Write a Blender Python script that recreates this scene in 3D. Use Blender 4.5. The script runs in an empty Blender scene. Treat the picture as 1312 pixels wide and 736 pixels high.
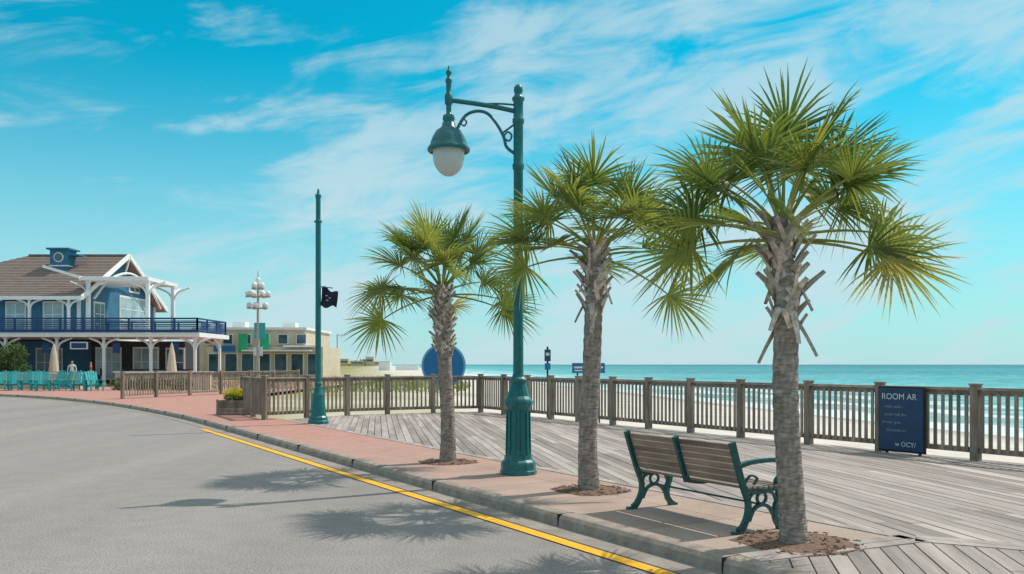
import bpy, math, random
from mathutils import Vector, Matrix
R = math.radians
scene = bpy.context.scene

# ------------------------------------------------------------------ helpers
def smoothpath(pts, n=6):
    P=[Vector(p) for p in pts]
    if len(P)<3: return P
    out=[]
    for i in range(len(P)-1):
        p0=P[max(i-1,0)];p1=P[i];p2=P[i+1];p3=P[min(i+2,len(P)-1)]
        for k in range(n):
            t=k/n
            out.append(0.5*((2*p1)+(p2-p0)*t+(2*p0-5*p1+4*p2-p3)*t*t+(3*p1-p0-3*p2+p3)*t**3))
    out.append(P[-1]); return out

class MB:
    def __init__(s): s.v=[];s.f=[];s.m=[];s.t=[];s.sm=[]
    def add(s,vs,fs,mat=0,tone=0.5,smooth=False):
        o=len(s.v); s.v+= [tuple(p) for p in vs]
        s.t += (list(tone) if isinstance(tone,(list,tuple)) else [tone]*len(vs))
        for f in fs: s.f.append([i+o for i in f]); s.m.append(mat); s.sm.append(smooth)
    def box(s,c,d,rz=0,mat=0,tone=0.5,M=None):
        x,y,z=d[0]/2,d[1]/2,d[2]/2
        vs=[Vector((a,b,e)) for a in(-x,x) for b in(-y,y) for e in(-z,z)]
        if M is None: M=Matrix.Rotation(rz,3,'Z')
        vs=[M@p+Vector(c) for p in vs]
        s.add(vs,[(0,1,3,2),(4,6,7,5),(0,4,5,1),(2,3,7,6),(0,2,6,4),(1,5,7,3)],mat,tone)
    def beam(s,a,b,w,h,mat=0,tone=0.5,up=(0,0,1)):
        a=Vector(a);b=Vector(b);d=b-a;L=d.length;d.normalize()
        u=Vector(up)
        if abs(d.dot(u))>0.99:u=Vector((0,1,0))
        sd=d.cross(u).normalized();u=sd.cross(d).normalized()
        M=Matrix((sd,d,u)).transposed()
        s.box((a+b)/2,(w,L,h),mat=mat,tone=tone,M=M)
    def tube(s,pts,rad,seg=8,mat=0,tone=0.5,smooth=True,cap=True):
        P=[Vector(p) for p in pts];n=len(P)
        if not isinstance(rad,(list,tuple)): rad=[rad]*n
        vs=[];fs=[];prev=None
        for i in range(n):
            d=(P[min(i+1,n-1)]-P[max(i-1,0)]).normalized()
            if prev is None:
                a=Vector((1,0,0)) if abs(d.x)<0.9 else Vector((0,1,0))
                u=(a-d*a.dot(d)).normalized()
            else:
                u=(prev-d*prev.dot(d)).normalized()
            prev=u;w=d.cross(u)
            for k in range(seg):
                an=2*math.pi*k/seg
                vs.append(P[i]+(u*math.cos(an)+w*math.sin(an))*rad[i])
        for i in range(n-1):
            for k in range(seg):
                k2=(k+1)%seg
                fs.append((i*seg+k,i*seg+k2,(i+1)*seg+k2,(i+1)*seg+k))
        s.add(vs,fs,mat,tone,smooth)
        if cap:
            s.add(vs[:seg],[tuple(reversed(range(seg)))],mat,tone); s.add(vs[-seg:],[tuple(range(seg))],mat,tone)
    def lathe(s,c,prof,seg=24,mat=0,tone=0.5,smooth=True):
        c=Vector(c);vs=[];fs=[]
        for r,z in prof:
            for k in range(seg):
                a=2*math.pi*k/seg; vs.append(c+Vector((r*math.cos(a),r*math.sin(a),z)))
        for i in range(len(prof)-1):
            for k in range(seg):
                k2=(k+1)%seg; fs.append((i*seg+k,i*seg+k2,(i+1)*seg+k2,(i+1)*seg+k))
        s.add(vs,fs,mat,tone,smooth)
    def ribbon(s,pts2,wid,thick,x,mat=0,tone=0.5):
        """flat bar in the local y-z plane, extruded in x"""
        P=[Vector((p[0],p[1])) for p in pts2];n=len(P)
        if not isinstance(wid,(list,tuple)): wid=[wid]*n
        A=[];B=[]
        for i in range(n):
            d=(P[min(i+1,n-1)]-P[max(i-1,0)]).normalized();nn=Vector((-d.y,d.x))
            A.append(P[i]+nn*wid[i]/2);B.append(P[i]-nn*wid[i]/2)
        vs=[]
        for xx in(x-thick/2,x+thick/2):
            for q in A: vs.append((xx,q.x,q.y))
            for q in B: vs.append((xx,q.x,q.y))
        fs=[];N=2*n
        for i in range(n-1):
            fs+=[(i,i+1,n+i+1,n+i),(N+i,N+n+i,N+n+i+1,N+i+1),(i,N+i,N+i+1,i+1),(n+i,n+i+1,N+n+i+1,N+n+i)]
        fs+=[(0,n,N+n,N),(n-1,N+n-1,N+N-1,N-1)]
        s.add(vs,fs,mat,tone)
    def obj(s,name,mats,parent=None,loc=(0,0,0),rz=0,bevel=0):
        me=bpy.data.meshes.new(name);me.from_pydata(s.v,[],s.f);me.update()
        for m in mats: me.materials.append(m)
        me.polygons.foreach_set('material_index',s.m)
        me.polygons.foreach_set('use_smooth',s.sm)
        at=me.attributes.new('tone','FLOAT','POINT');at.data.foreach_set('value',s.t)
        o=bpy.data.objects.new(name,me);scene.collection.objects.link(o)
        o.location=loc;o.rotation_euler=(0,0,rz)
        if parent:o.parent=parent
        if bevel:
            b=o.modifiers.new('bevel','BEVEL');b.width=bevel;b.segments=1;b.limit_method='ANGLE';b.angle_limit=R(50)
        return o

def empty(name,loc,rz=0):
    e=bpy.data.objects.new(name,None);scene.collection.objects.link(e)
    e.location=loc;e.rotation_euler=(0,0,rz);e.empty_display_size=0.3;return e

def mat(name,c1,c2=None,rough=0.7,scale=5,detail=4,bump=0.0,bscale=None,stretch=(1,1,1),tone=0.0,metal=0,spec=0.5,transl=0,lo=0.35,hi=0.65,coat=0):
    m=bpy.data.materials.new(name);m.use_nodes=True;nt=m.node_tree;N=nt.nodes;L=nt.links
    p=N['Principled BSDF'];p.inputs['Roughness'].default_value=rough;p.inputs['Metallic'].default_value=metal
    p.inputs['Specular IOR Level'].default_value=spec
    p.inputs['Coat Weight'].default_value=coat
    tc=N.new('ShaderNodeTexCoord');mp=N.new('ShaderNodeMapping');mp.inputs['Scale'].default_value=stretch
    L.new(tc.outputs['Object'],mp.inputs[0])
    n=N.new('ShaderNodeTexNoise');n.inputs['Scale'].default_value=scale;n.inputs['Detail'].default_value=detail;n.inputs['Roughness'].default_value=0.65
    L.new(mp.outputs[0],n.inputs['Vector'])
    r=N.new('ShaderNodeValToRGB');r.color_ramp.elements[0].position=lo;r.color_ramp.elements[1].position=hi
    c2=c2 or tuple(x*0.75 for x in c1)
    r.color_ramp.elements[0].color=(*c2,1);r.color_ramp.elements[1].color=(*c1,1)
    L.new(n.outputs[0],r.inputs[0]);col=r.outputs[0]
    if tone:
        a=N.new('ShaderNodeAttribute');a.attribute_name='tone'
        mr=N.new('ShaderNodeMapRange');mr.inputs[3].default_value=1-tone;mr.inputs[4].default_value=1+tone
        L.new(a.outputs['Fac'],mr.inputs[0])
        mx=N.new('ShaderNodeMix');mx.data_type='RGBA';mx.blend_type='MULTIPLY';mx.inputs[0].default_value=1
        L.new(col,mx.inputs[6]);L.new(mr.outputs[0],mx.inputs[7]);col=mx.outputs[2]
    L.new(col,p.inputs['Base Color'])
    if bump:
        n2=N.new('ShaderNodeTexNoise');n2.inputs['Scale'].default_value=bscale or scale*3;n2.inputs['Detail'].default_value=3
        L.new(mp.outputs[0],n2.inputs['Vector'])
        b=N.new('ShaderNodeBump');b.inputs['Strength'].default_value=bump;b.inputs['Distance'].default_value=0.02
        L.new(n2.outputs[0],b.inputs['Height']);L.new(b.outputs[0],p.inputs['Normal'])
    if transl:
        t=N.new('ShaderNodeBsdfTranslucent');L.new(col,t.inputs[0])
        ms=N.new('ShaderNodeMixShader');ms.inputs[0].default_value=transl
        L.new(p.outputs[0],ms.inputs[1]);L.new(t.outputs[0],ms.inputs[2]);L.new(ms.outputs[0],N['Material Output'].inputs[0])
    return m

# ------------------------------------------------------------------ materials
M_teal=mat('teal_paint',(.006,.165,.168),(.005,.115,.120),rough=.36,scale=14,bump=.08)
M_iron=mat('green_iron',(.010,.11,.105),(.008,.07,.07),rough=.42,scale=20,bump=.1)
M_glass=mat('milk_glass',(.86,.86,.82),(.78,.79,.76),rough=.2,scale=4,transl=.45)
M_fence=mat('weathered_wood',(.38,.295,.235),(.21,.155,.12),rough=.85,scale=6,stretch=(1,1,.25),bump=.3,bscale=30,tone=.30)
M_bench=mat('bench_wood',(.34,.235,.18),(.17,.115,.085),rough=.55,scale=9,stretch=(.15,1,1),bump=.3,bscale=40,tone=.25)
M_deck=mat('deck_boards',(.44,.375,.34),(.28,.235,.215),rough=.85,scale=5,stretch=(1,.08,1),bump=.25,bscale=30,tone=.22,spec=.25)
M_under=mat('gap_shade_and_dark_parts',(.04,.033,.03),rough=.9)  # near-black: painted shade under the boards, also kerb joints and sign posts
M_trunk=mat('palm_bark',(.46,.375,.32),(.17,.13,.108),rough=.95,scale=10,stretch=(1,1,3.5),bump=1.0,bscale=14,lo=.3,hi=.7,tone=.3,spec=.2)
M_boot=mat('dry_leaf_base',(.70,.58,.49),(.36,.285,.235),rough=.85,scale=16,bump=.6,tone=.40,spec=.2)
M_mulch=mat('mulch',(.30,.18,.125),(.13,.075,.052),rough=1,scale=40,bump=1,bscale=60)
M_white=mat('white_trim',(.84,.83,.80),(.76,.75,.72),rough=.6,scale=3)
M_bwall=mat('blue_siding',(.04,.18,.30),(.03,.145,.245),rough=.7,scale=2)
M_navy=mat('navy_rail',(.010,.055,.18),(.008,.045,.14),rough=.5)
M_flag=mat('flag_cloth',(.014,.018,.04),(.008,.01,.025),rough=.8)
M_wglass=mat('window_glass',(.10,.16,.19),(.03,.06,.08),rough=.08,scale=.6)
M_wglass2=mat('bright_window',(.42,.55,.58),(.2,.33,.36),rough=.1,scale=.9)
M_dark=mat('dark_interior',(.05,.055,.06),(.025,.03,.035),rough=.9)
M_roof=mat('brown_shingles',(.30,.225,.195),(.20,.15,.13),rough=.9,scale=4,stretch=(.5,2,2),bump=.4)
M_beige=mat('beige_stucco',(.68,.55,.40),(.56,.45,.33),rough=.85,scale=1.5)
M_sign=mat('sign_navy',(.010,.055,.14),(.007,.04,.10),rough=.5,scale=4)
M_blue=mat('sign_blue',(.012,.15,.36),(.01,.12,.30),rough=.45,scale=3)
M_cyan=mat('sign_rim',(.15,.42,.58),(.12,.36,.5),rough=.5)
M_text=mat('chalk_white',(.75,.77,.78),rough=.8)
M_chalk=mat('chalk_faint',(.40,.46,.52),(.15,.2,.27),rough=.9,scale=30)
M_chair=mat('turquoise_chair',(.03,.42,.42),(.02,.33,.33),rough=.5,tone=.2)
M_flower=mat('flower_leaves',(.16,.30,.04),(.07,.15,.02),rough=.7,tone=.5,transl=.3)
M_yel=mat('yellow_petals',(.85,.72,.05),(.7,.6,.03),rough=.7,tone=.2,transl=.3)
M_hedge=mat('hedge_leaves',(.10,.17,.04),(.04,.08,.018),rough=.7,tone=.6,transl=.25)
M_grass=mat('dune_grass_blades',(.34,.36,.10),(.20,.24,.06),rough=.8,tone=.4,transl=.3)
M_green=mat('green_canvas',(.02,.42,.20),(.015,.34,.15),rough=.8)
M_pole=mat('cream_pole',(.52,.44,.36),(.40,.33,.28),rough=.6)
M_conc=mat('kerb_concrete',(.42,.345,.29),(.27,.215,.18),rough=.9,scale=6,bump=.3,bscale=50,spec=.2)
M_gutter=mat('gutter_concrete',(.36,.315,.28),(.26,.225,.20),rough=.9,scale=3,bump=.3,bscale=60,spec=.2)

def leafmat():
    m=bpy.data.materials.new('palm_leaf');m.use_nodes=True;nt=m.node_tree;N=nt.nodes;L=nt.links
    p=N['Principled BSDF'];p.inputs['Roughness'].default_value=.36;p.inputs['Specular IOR Level'].default_value=.5
    a=N.new('ShaderNodeAttribute');a.attribute_name='tone'
    r=N.new('ShaderNodeValToRGB');cr=r.color_ramp
    cr.elements[0].position=0;cr.elements[0].color=(.07,.125,.035,1)
    cr.elements[1].position=1;cr.elements[1].color=(.60,.43,.22,1)
    for pos,c in((.35,(.165,.225,.052,1)),(.6,(.31,.35,.085,1)),(.82,(.50,.46,.17,1))):
        e=cr.elements.new(pos);e.color=c
    L.new(a.outputs['Fac'],r.inputs[0]);L.new(r.outputs[0],p.inputs['Base Color'])
    t=N.new('ShaderNodeBsdfTranslucent')
    mx=N.new('ShaderNodeMix');mx.data_type='RGBA';mx.blend_type='MULTIPLY';mx.inputs[0].default_value=1
    mx.inputs[7].default_value=(1.5,1.4,.85,1);L.new(r.outputs[0],mx.inputs[6]);L.new(mx.outputs[2],t.inputs[0])
    ms=N.new('ShaderNodeMixShader');ms.inputs[0].default_value=.38
    L.new(p.outputs[0],ms.inputs[1]);L.new(t.outputs[0],ms.inputs[2]);L.new(ms.outputs[0],N['Material Output'].inputs[0])
    return m
M_leaf=leafmat()

def asphalt():
    m=bpy.data.materials.new('asphalt');m.use_nodes=True;nt=m.node_tree;N=nt.nodes;L=nt.links
    p=N['Principled BSDF'];p.inputs['Roughness'].default_value=.9;p.inputs['Specular IOR Level'].default_value=.25
    tc=N.new('ShaderNodeTexCoord')
    def noise(s,d,sc=None):
        n=N.new('ShaderNodeTexNoise');n.inputs['Scale'].default_value=s;n.inputs['Detail'].default_value=d
        if sc:
            mp=N.new('ShaderNodeMapping');mp.inputs['Scale'].default_value=sc;mp.inputs['Rotation'].default_value=(0,0,R(-31));L.new(tc.outputs['Object'],mp.inputs[0]);L.new(mp.outputs[0],n.inputs['Vector'])
        else:L.new(tc.outputs['Object'],n.inputs['Vector'])
        return n
    big=noise(.5,3,sc=(1.8,.10,1));med=noise(3.2,5);fine=noise(60,3)
    def ramp(src,a,b,c1,c2):
        r=N.new('ShaderNodeValToRGB');r.color_ramp.elements[0].position=a;r.color_ramp.elements[1].position=b
        r.color_ramp.elements[0].color=(*c1,1);r.color_ramp.elements[1].color=(*c2,1);L.new(src,r.inputs[0]);return r.outputs[0]
    def mul(a,b,f=1):
        x=N.new('ShaderNodeMix');x.data_type='RGBA';x.blend_type='MULTIPLY';x.inputs[0].default_value=f
        L.new(a,x.inputs[6]);L.new(b,x.inputs[7]);return x.outputs[2]
    c=ramp(big.outputs[0],.3,.7,(.270,.240,.226),(.325,.290,.272))
    c=mul(c,ramp(med.outputs[0],.38,.6,(.94,.94,.94),(1.02,1.02,1.02)))
    c=mul(c,ramp(fine.outputs[0],.32,.68,(.58,.58,.58),(1.36,1.36,1.36)))
    L.new(c,p.inputs['Base Color'])
    b=N.new('ShaderNodeBump');b.inputs['Strength'].default_value=.6;b.inputs['Distance'].default_value=.006
    L.new(fine.outputs[0],b.inputs['Height']);L.new(b.outputs[0],p.inputs['Normal'])
    return m
M_road=asphalt()

def paving():
    m=bpy.data.materials.new('brick_paving');m.use_nodes=True;nt=m.node_tree;N=nt.nodes;L=nt.links
    p=N['Principled BSDF'];p.inputs['Roughness'].default_value=.88;p.inputs['Specular IOR Level'].default_value=.2
    tc=N.new('ShaderNodeTexCoord')
    mp=N.new('ShaderNodeMapping');mp.inputs['Rotation'].default_value=(0,0,R(-31));L.new(tc.outputs['Object'],mp.inputs[0])
    b=N.new('ShaderNodeTexBrick');b.inputs['Scale'].default_value=1;b.inputs['Brick Width'].default_value=.24;b.inputs['Row Height'].default_value=.12
    b.inputs['Mortar Size'].default_value=.005;b.inputs['Mortar Smooth'].default_value=.3
    b.inputs['Color1'].default_value=(.52,.265,.215,1);b.inputs['Color2'].default_value=(.43,.22,.18,1);b.inputs['Mortar'].default_value=(.32,.22,.18,1)
    L.new(mp.outputs[0],b.inputs['Vector'])
    n=N.new('ShaderNodeTexNoise');n.inputs['Scale'].default_value=1.6;n.inputs['Detail'].default_value=6;L.new(tc.outputs['Object'],n.inputs['Vector'])
    r=N.new('ShaderNodeValToRGB');r.color_ramp.elements[0].position=.3;r.color_ramp.elements[1].position=.7
    r.color_ramp.elements[0].color=(.38,.285,.235,1);r.color_ramp.elements[1].color=(.51,.40,.335,1);L.new(n.outputs[0],r.inputs[0])
    s=N.new('ShaderNodeSeparateXYZ');L.new(tc.outputs['Object'],s.inputs[0])
    ma=N.new('ShaderNodeMath');ma.operation='MULTIPLY_ADD';ma.inputs[1].default_value=5;L.new(n.outputs[0],ma.inputs[0]);L.new(s.outputs[1],ma.inputs[2])
    mr=N.new('ShaderNodeMapRange');mr.inputs[1].default_value=10;mr.inputs[2].default_value=21;L.new(ma.outputs[0],mr.inputs[0])
    b2=N.new('ShaderNodeTexBrick');b2.offset=0;b2.inputs['Scale'].default_value=1;b2.inputs['Brick Width'].default_value=1.5;b2.inputs['Row Height'].default_value=1.5
    b2.inputs['Mortar Size'].default_value=.009;b2.inputs['Color1'].default_value=(1,1,1,1);b2.inputs['Color2'].default_value=(.92,.92,.92,1);b2.inputs['Mortar'].default_value=(.55,.52,.5,1)
    L.new(mp.outputs[0],b2.inputs['Vector'])
    m1=N.new('ShaderNodeMix');m1.data_type='RGBA';m1.blend_type='MULTIPLY';m1.inputs[0].default_value=1;L.new(r.outputs[0],m1.inputs[6]);L.new(b2.outputs[0],m1.inputs[7])
    m2=N.new('ShaderNodeMix');m2.data_type='RGBA';L.new(mr.outputs[0],m2.inputs[0]);L.new(m1.outputs[2],m2.inputs[6]);L.new(b.outputs[0],m2.inputs[7])
    f=N.new('ShaderNodeTexNoise');f.inputs['Scale'].default_value=60;L.new(tc.outputs['Object'],f.inputs['Vector'])
    fr=N.new('ShaderNodeMapRange');fr.inputs[3].default_value=.68;fr.inputs[4].default_value=1.32;L.new(f.outputs[0],fr.inputs[0])
    m3=N.new('ShaderNodeMix');m3.data_type='RGBA';m3.blend_type='MULTIPLY';m3.inputs[0].default_value=1;L.new(m2.outputs[2],m3.inputs[6]);L.new(fr.outputs[0],m3.inputs[7])
    L.new(m3.outputs[2],p.inputs['Base Color'])
    bp=N.new('ShaderNodeBump');bp.inputs['Strength'].default_value=.3;bp.inputs['Distance'].default_value=.01;L.new(f.outputs[0],bp.inputs['Height']);L.new(bp.outputs[0],p.inputs['Normal'])
    return m
M_pave=paving()

def yellow():
    m=mat('yellow_road_paint',(.95,.48,.004),(.84,.41,.004),rough=.7,scale=3)
    nt=m.node_tree;N=nt.nodes;L=nt.links;p=N['Principled BSDF'];src=p.inputs['Base Color'].links[0].from_socket
    tc=N.new('ShaderNodeTexCoord');n=N.new('ShaderNodeTexNoise');n.inputs['Scale'].default_value=35;n.inputs['Detail'].default_value=6;L.new(tc.outputs['Object'],n.inputs['Vector'])
    r=N.new('ShaderNodeValToRGB');r.color_ramp.elements[0].position=.61;r.color_ramp.elements[1].position=.70;L.new(n.outputs[0],r.inputs[0])
    x=N.new('ShaderNodeMix');x.data_type='RGBA';L.new(r.outputs[0],x.inputs[0]);L.new(src,x.inputs[6]);x.inputs[7].default_value=(.4,.30,.18,1);L.new(x.outputs[2],p.inputs['Base Color'])
    return m
M_yline=yellow()

def seamat():
    m=bpy.data.materials.new('sea_water');m.use_nodes=True;nt=m.node_tree;N=nt.nodes;L=nt.links
    p=N['Principled BSDF'];p.inputs['Roughness'].default_value=.35;p.inputs['Specular IOR Level'].default_value=.10
    tc=N.new('ShaderNodeTexCoord');s=N.new('ShaderNodeSeparateXYZ');L.new(tc.outputs['Object'],s.inputs[0])
    def mth(op,a,b=None,c_=None):
        q=N.new('ShaderNodeMath');q.operation=op
        for i,t in enumerate((a,b,c_)):
            if t is None: continue
            if isinstance(t,(int,float)): q.inputs[i].default_value=t
            else: L.new(t,q.inputs[i])
        return q.outputs[0]
    def mrg(v,a,b,c1,d1):
        q=N.new('ShaderNodeMapRange')
        for i,t in enumerate((a,b,c1,d1)): q.inputs[i+1].default_value=t
        L.new(v,q.inputs[0]);return q.outputs[0]
    c=mth('MULTIPLY_ADD',s.outputs[1],.16,s.outputs[0])
    mp=N.new('ShaderNodeMapping');mp.inputs['Scale'].default_value=(.02,.05,1);mp.inputs['Rotation'].default_value=(0,0,R(9));L.new(tc.outputs['Object'],mp.inputs[0])
    def nz(sc,det=6):
        n=N.new('ShaderNodeTexNoise');n.inputs['Scale'].default_value=sc;n.inputs['Detail'].default_value=det;L.new(mp.outputs[0],n.inputs['Vector']);return n.outputs[0]
    na=nz(1)
    v=mrg(mth('MULTIPLY_ADD',na,60,c),62,900,0,1)
    r=N.new('ShaderNodeValToRGB');cr=r.color_ramp;cr.elements[0].position=0;cr.elements[0].color=(.50,.64,.58,1)
    cr.elements[1].position=1;cr.elements[1].color=(.005,.15,.20,1)
    for pos,cc in((.02,(.20,.48,.46,1)),(.07,(.08,.37,.375,1)),(.25,(.025,.27,.29,1)),(.6,(.008,.20,.235,1))):
        e=cr.elements.new(pos);e.color=cc
    L.new(v,r.inputs[0])
    r2=mrg(nz(5),.3,.7,.5,1.45)
    r2b=mrg(nz(.25,3),.35,.65,.75,1.2)
    x=N.new('ShaderNodeMix');x.data_type='RGBA';x.blend_type='MULTIPLY';x.inputs[0].default_value=1;L.new(r.outputs[0],x.inputs[6]);L.new(mth('MULTIPLY',r2,r2b),x.inputs[7])
    caps=mrg(nz(13,8),.60,.68,0,.85)
    ph=mth('MULTIPLY_ADD',nz(2.2,5),9,mth('MULTIPLY',c,.62))
    surf=mth('MULTIPLY',mrg(mth('SINE',ph),.30,.75,0,1),mrg(c,72,48,0,1))
    edge=mrg(mth('MULTIPLY_ADD',nz(3,4),6,c),41,37.5,0,1)
    f=mth('MINIMUM',mth('ADD',mth('ADD',caps,surf),edge),1.0)
    x2=N.new('ShaderNodeMix');x2.data_type='RGBA';L.new(f,x2.inputs[0]);L.new(x.outputs[2],x2.inputs[6]);x2.inputs[7].default_value=(.72,.80,.80,1)
    L.new(x2.outputs[2],p.inputs['Base Color'])
    n4=N.new('ShaderNodeTexNoise');n4.inputs['Scale'].default_value=.7;n4.inputs['Detail'].default_value=5;L.new(tc.outputs['Object'],n4.inputs['Vector'])
    b=N.new('ShaderNodeBump');b.inputs['Strength'].default_value=.8;b.inputs['Distance'].default_value=.5;L.new(n4.outputs[0],b.inputs['Height']);L.new(b.outputs[0],p.inputs['Normal'])
    return m
M_sea=seamat()

def groundmat():
    m=mat('sand',(.70,.635,.565),(.58,.515,.45),rough=.95,scale=.4,detail=8,bump=.5,bscale=3,spec=.1)
    nt=m.node_tree;N=nt.nodes;L=nt.links;p=N['Principled BSDF'];src=p.inputs['Base Color'].links[0].from_socket
    tc=N.new('ShaderNodeTexCoord');s=N.new('ShaderNodeSeparateXYZ');L.new(tc.outputs['Object'],s.inputs[0])
    c=N.new('ShaderNodeMath');c.operation='MULTIPLY_ADD';c.inputs[1].default_value=.16;L.new(s.outputs[1],c.inputs[0]);L.new(s.outputs[0],c.inputs[2])
    n=N.new('ShaderNodeTexNoise');n.inputs['Scale'].default_value=.12;n.inputs['Detail'].default_value=8;L.new(tc.outputs['Object'],n.inputs['Vector'])
    ma=N.new('ShaderNodeMath');ma.operation='MULTIPLY_ADD';ma.inputs[1].default_value=-40;L.new(n.outputs[0],ma.inputs[0]);L.new(c.outputs[0],ma.inputs[2])
    mr=N.new('ShaderNodeMapRange');mr.inputs[1].default_value=-12;mr.inputs[2].default_value=-28;L.new(ma.outputs[0],mr.inputs[0])
    x=N.new('ShaderNodeMix');x.data_type='RGBA';L.new(mr.outputs[0],x.inputs[0]);L.new(src,x.inputs[6]);x.inputs[7].default_value=(.30,.28,.11,1)
    w=N.new('ShaderNodeMapRange');w.inputs[1].default_value=28;w.inputs[2].default_value=32;L.new(c.outputs[0],w.inputs[0])
    x3=N.new('ShaderNodeMix');x3.data_type='RGBA';L.new(w.outputs[0],x3.inputs[0]);L.new(x.outputs[2],x3.inputs[6]);x3.inputs[7].default_value=(.40,.37,.33,1)
    L.new(x3.outputs[2],p.inputs['Base Color'])
    return m
M_ground=groundmat()

# ------------------------------------------------------------------ terrain
cs=[-6000,-1500,-400,-150,-80,-40,-20,-10,-5,0,2,4,7,10,13,17,22,28,33,38,46,55,70,120]
ys=[-60,-30,-15,0,5,10,15,20,25,30,40,50,65,80,110,150,220,350,600,1200,2500,5000,9000]
def gz(c):
    tab=[(-1e5,-.06),(2,-.06),(12,-.95),(22,-1.5),(33,-2.2),(46,-3.2),(120,-8)]
    for (a,za),(b,zb) in zip(tab,tab[1:]):
        if c<=b: return za+(zb-za)*(c-a)/(b-a)
    return -8
g=MB();vs=[];fs=[]
random.seed(3)
for y in ys:
    for c in cs:
        j=random.uniform(-.08,.08) if (c>14 and y<600) else 0
        vs.append((c-.16*y,y,gz(c)+j))
nc=len(cs)
for i in range(len(ys)-1):
    for k in range(nc-1): fs.append((i*nc+k,i*nc+k+1,(i+1)*nc+k+1,(i+1)*nc+k))
g.add(vs,fs,0,.5,True);g.obj('ground',[M_ground])
g=MB();g.add([(26+9.6,-60,-2.2),(9000,-60,-2.2),(9000,12000,-2.2),(26-.16*12000,12000,-2.2)],[(0,1,2,3)]);g.obj('sea',[M_sea])

# kerb line (road edge), running away from the camera
K=[(12,-10.7),(6.2,-1.1),(1.6,6.54),(-1.5,11.67),(-4.4,16.5),(-7.3,21.3),(-9.6,25),(-12.3,28.9),(-15.3,32.9),(-18.8,36.9),(-22.2,40.2),(-26,43.1),(-31,46),(-38,49),(-60,55)]
Ks=[Vector((p.x,p.y)) for p in smoothpath([(a,b,0) for a,b in K],6)]
def off(line,d):
    out=[]
    for i,p in enumerate(line):
        t=(line[min(i+1,len(line)-1)]-line[max(i-1,0)]).normalized()
        out.append(p+Vector((t.y,-t.x))*d)
    return out
def strip(name,d0,d1,z0,z1,m,line=Ks):
    a=off(line,d0);b=off(line,d1);n=len(line);g=MB()
    g.add([(p.x,p.y,z0) for p in a]+[(p.x,p.y,z1) for p in b],[(i,n+i,n+i+1,i+1) for i in range(n-1)]);return g.obj(name,[m])
g=MB();pts=[(p.x,p.y,0) for p in off(Ks,.05)]+[(-140,60,0),(-140,-30,0),(12,-30,0)]
g.add(pts,[tuple(reversed(range(len(pts))))]);g.obj('road',[M_road])
strip('gutter',-.27,.02,.006,.006,M_gutter)
yl=[p for p in Ks if p.y<21.9]
strip('yellow_line',-.445,-.31,.010,.010,M_yline,yl)
g=MB();prof=[(0,-.02),(.015,.085),(.045,.118),(.08,.126),(.19,.126),(.2,.10)]
lines=[off(Ks,d) for d,z in prof];n=len(Ks)
for j in range(len(prof)-1):
    a=lines[j];b=lines[j+1];z0=prof[j][1];z1=prof[j+1][1]
    g.add([(p.x,p.y,z0) for p in a]+[(p.x,p.y,z1) for p in b],[(i,n+i,n+i+1,i+1) for i in range(n-1)],0,.5,False)
acc=0
for i in range(1,n):
    seg=Ks[i]-Ks[i-1];acc+=seg.length
    if acc>2.2:
        acc=0
        t=seg.normalized();rz=math.atan2(t.y,t.x);nn=Vector((t.y,-t.x));q=Ks[i]+nn*.1
        g.box((q.x,q.y,.0545),(.008,.203,.146),rz,1)
g.obj('kerb',[M_conc,M_under])

inner=[p for p in off(Ks,.18) if p.y>6.55]
pv=[(1.80,6.58)]+[(p.x,p.y) for p in inner]+[(-60,82),(-12,82),(-12.5,44),(-7.2,24.0),(-6.05,23.05),(3.41,7.3)]
g=MB();g.add([(a,b,.12) for a,b in pv],[tuple(reversed(range(len(pv))))]);g.obj('pavement',[M_pave])

# ------------------------------------------------------------------ boardwalk
def clip(poly,axis,val,keep_less):
    out=[]
    for i in range(len(poly)):
        a=poly[i];b=poly[(i+1)%len(poly)]
        ia=(a[axis]<=val)==keep_less or a[axis]==val;ib=(b[axis]<=val)==keep_less or b[axis]==val
        if ia: out.append(a)
        if ia!=ib:
            t=(val-a[axis])/(b[axis]-a[axis]);out.append((a[0]+t*(b[0]-a[0]),a[1]+t*(b[1]-a[1])))
    return out
def deck(name,poly,ang,w=.15,gap=.013,z=.12,parent=None,seed=0):
    """boards along local Y, object rotated by ang"""
    random.seed(seed)
    c,s_=math.cos(-ang),math.sin(-ang)
    L=[(x*c-y*s_,x*s_+y*c) for x,y in poly]
    x0=min(p[0] for p in L);x1=max(p[0] for p in L);g=MB();x=x0
    while x<x1:
        st=clip(clip(L,0,x,False),0,x+w-gap,True)
        if len(st)>=3:
            ya=min(p[1] for p in st);yb=max(p[1] for p in st);y=ya-random.uniform(0,3.6)
            while y<yb:
                pc=clip(clip(st,1,y,False),1,y+3.655-.006,True)
                if len(pc)>=3:
                    dz=random.uniform(-.002,.002);n=len(pc);t=random.random()
                    vs=[(p[0],p[1],z+dz) for p in pc]+[(p[0],p[1],z-.03) for p in pc]
                    g.add(vs,[tuple(range(n))]+[(i,i+n,(i+1)%n+n,(i+1)%n) for i in range(n)],0,t)
                y+=3.655
        x+=w
    return g.obj(name,[M_deck],parent,rz=ang)
bw=empty('boardwalk',(0,0,0))
FD=Vector((-.519,.855));FN=Vector((.855,.519));F0=Vector((7.13,13.2))
fn=F0-FD*10+FN*.2;ff=F0+FD*15.9+FN*.2
main=[(3.41,7.3),(fn.x-1.6,fn.y-1.2),(fn.x,fn.y),(ff.x,ff.y),(-4.6,25.25),(-6.1,23.05)]
deck('deck_boards',main,math.atan2(.157,1)+0,parent=bw,seed=1)
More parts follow.
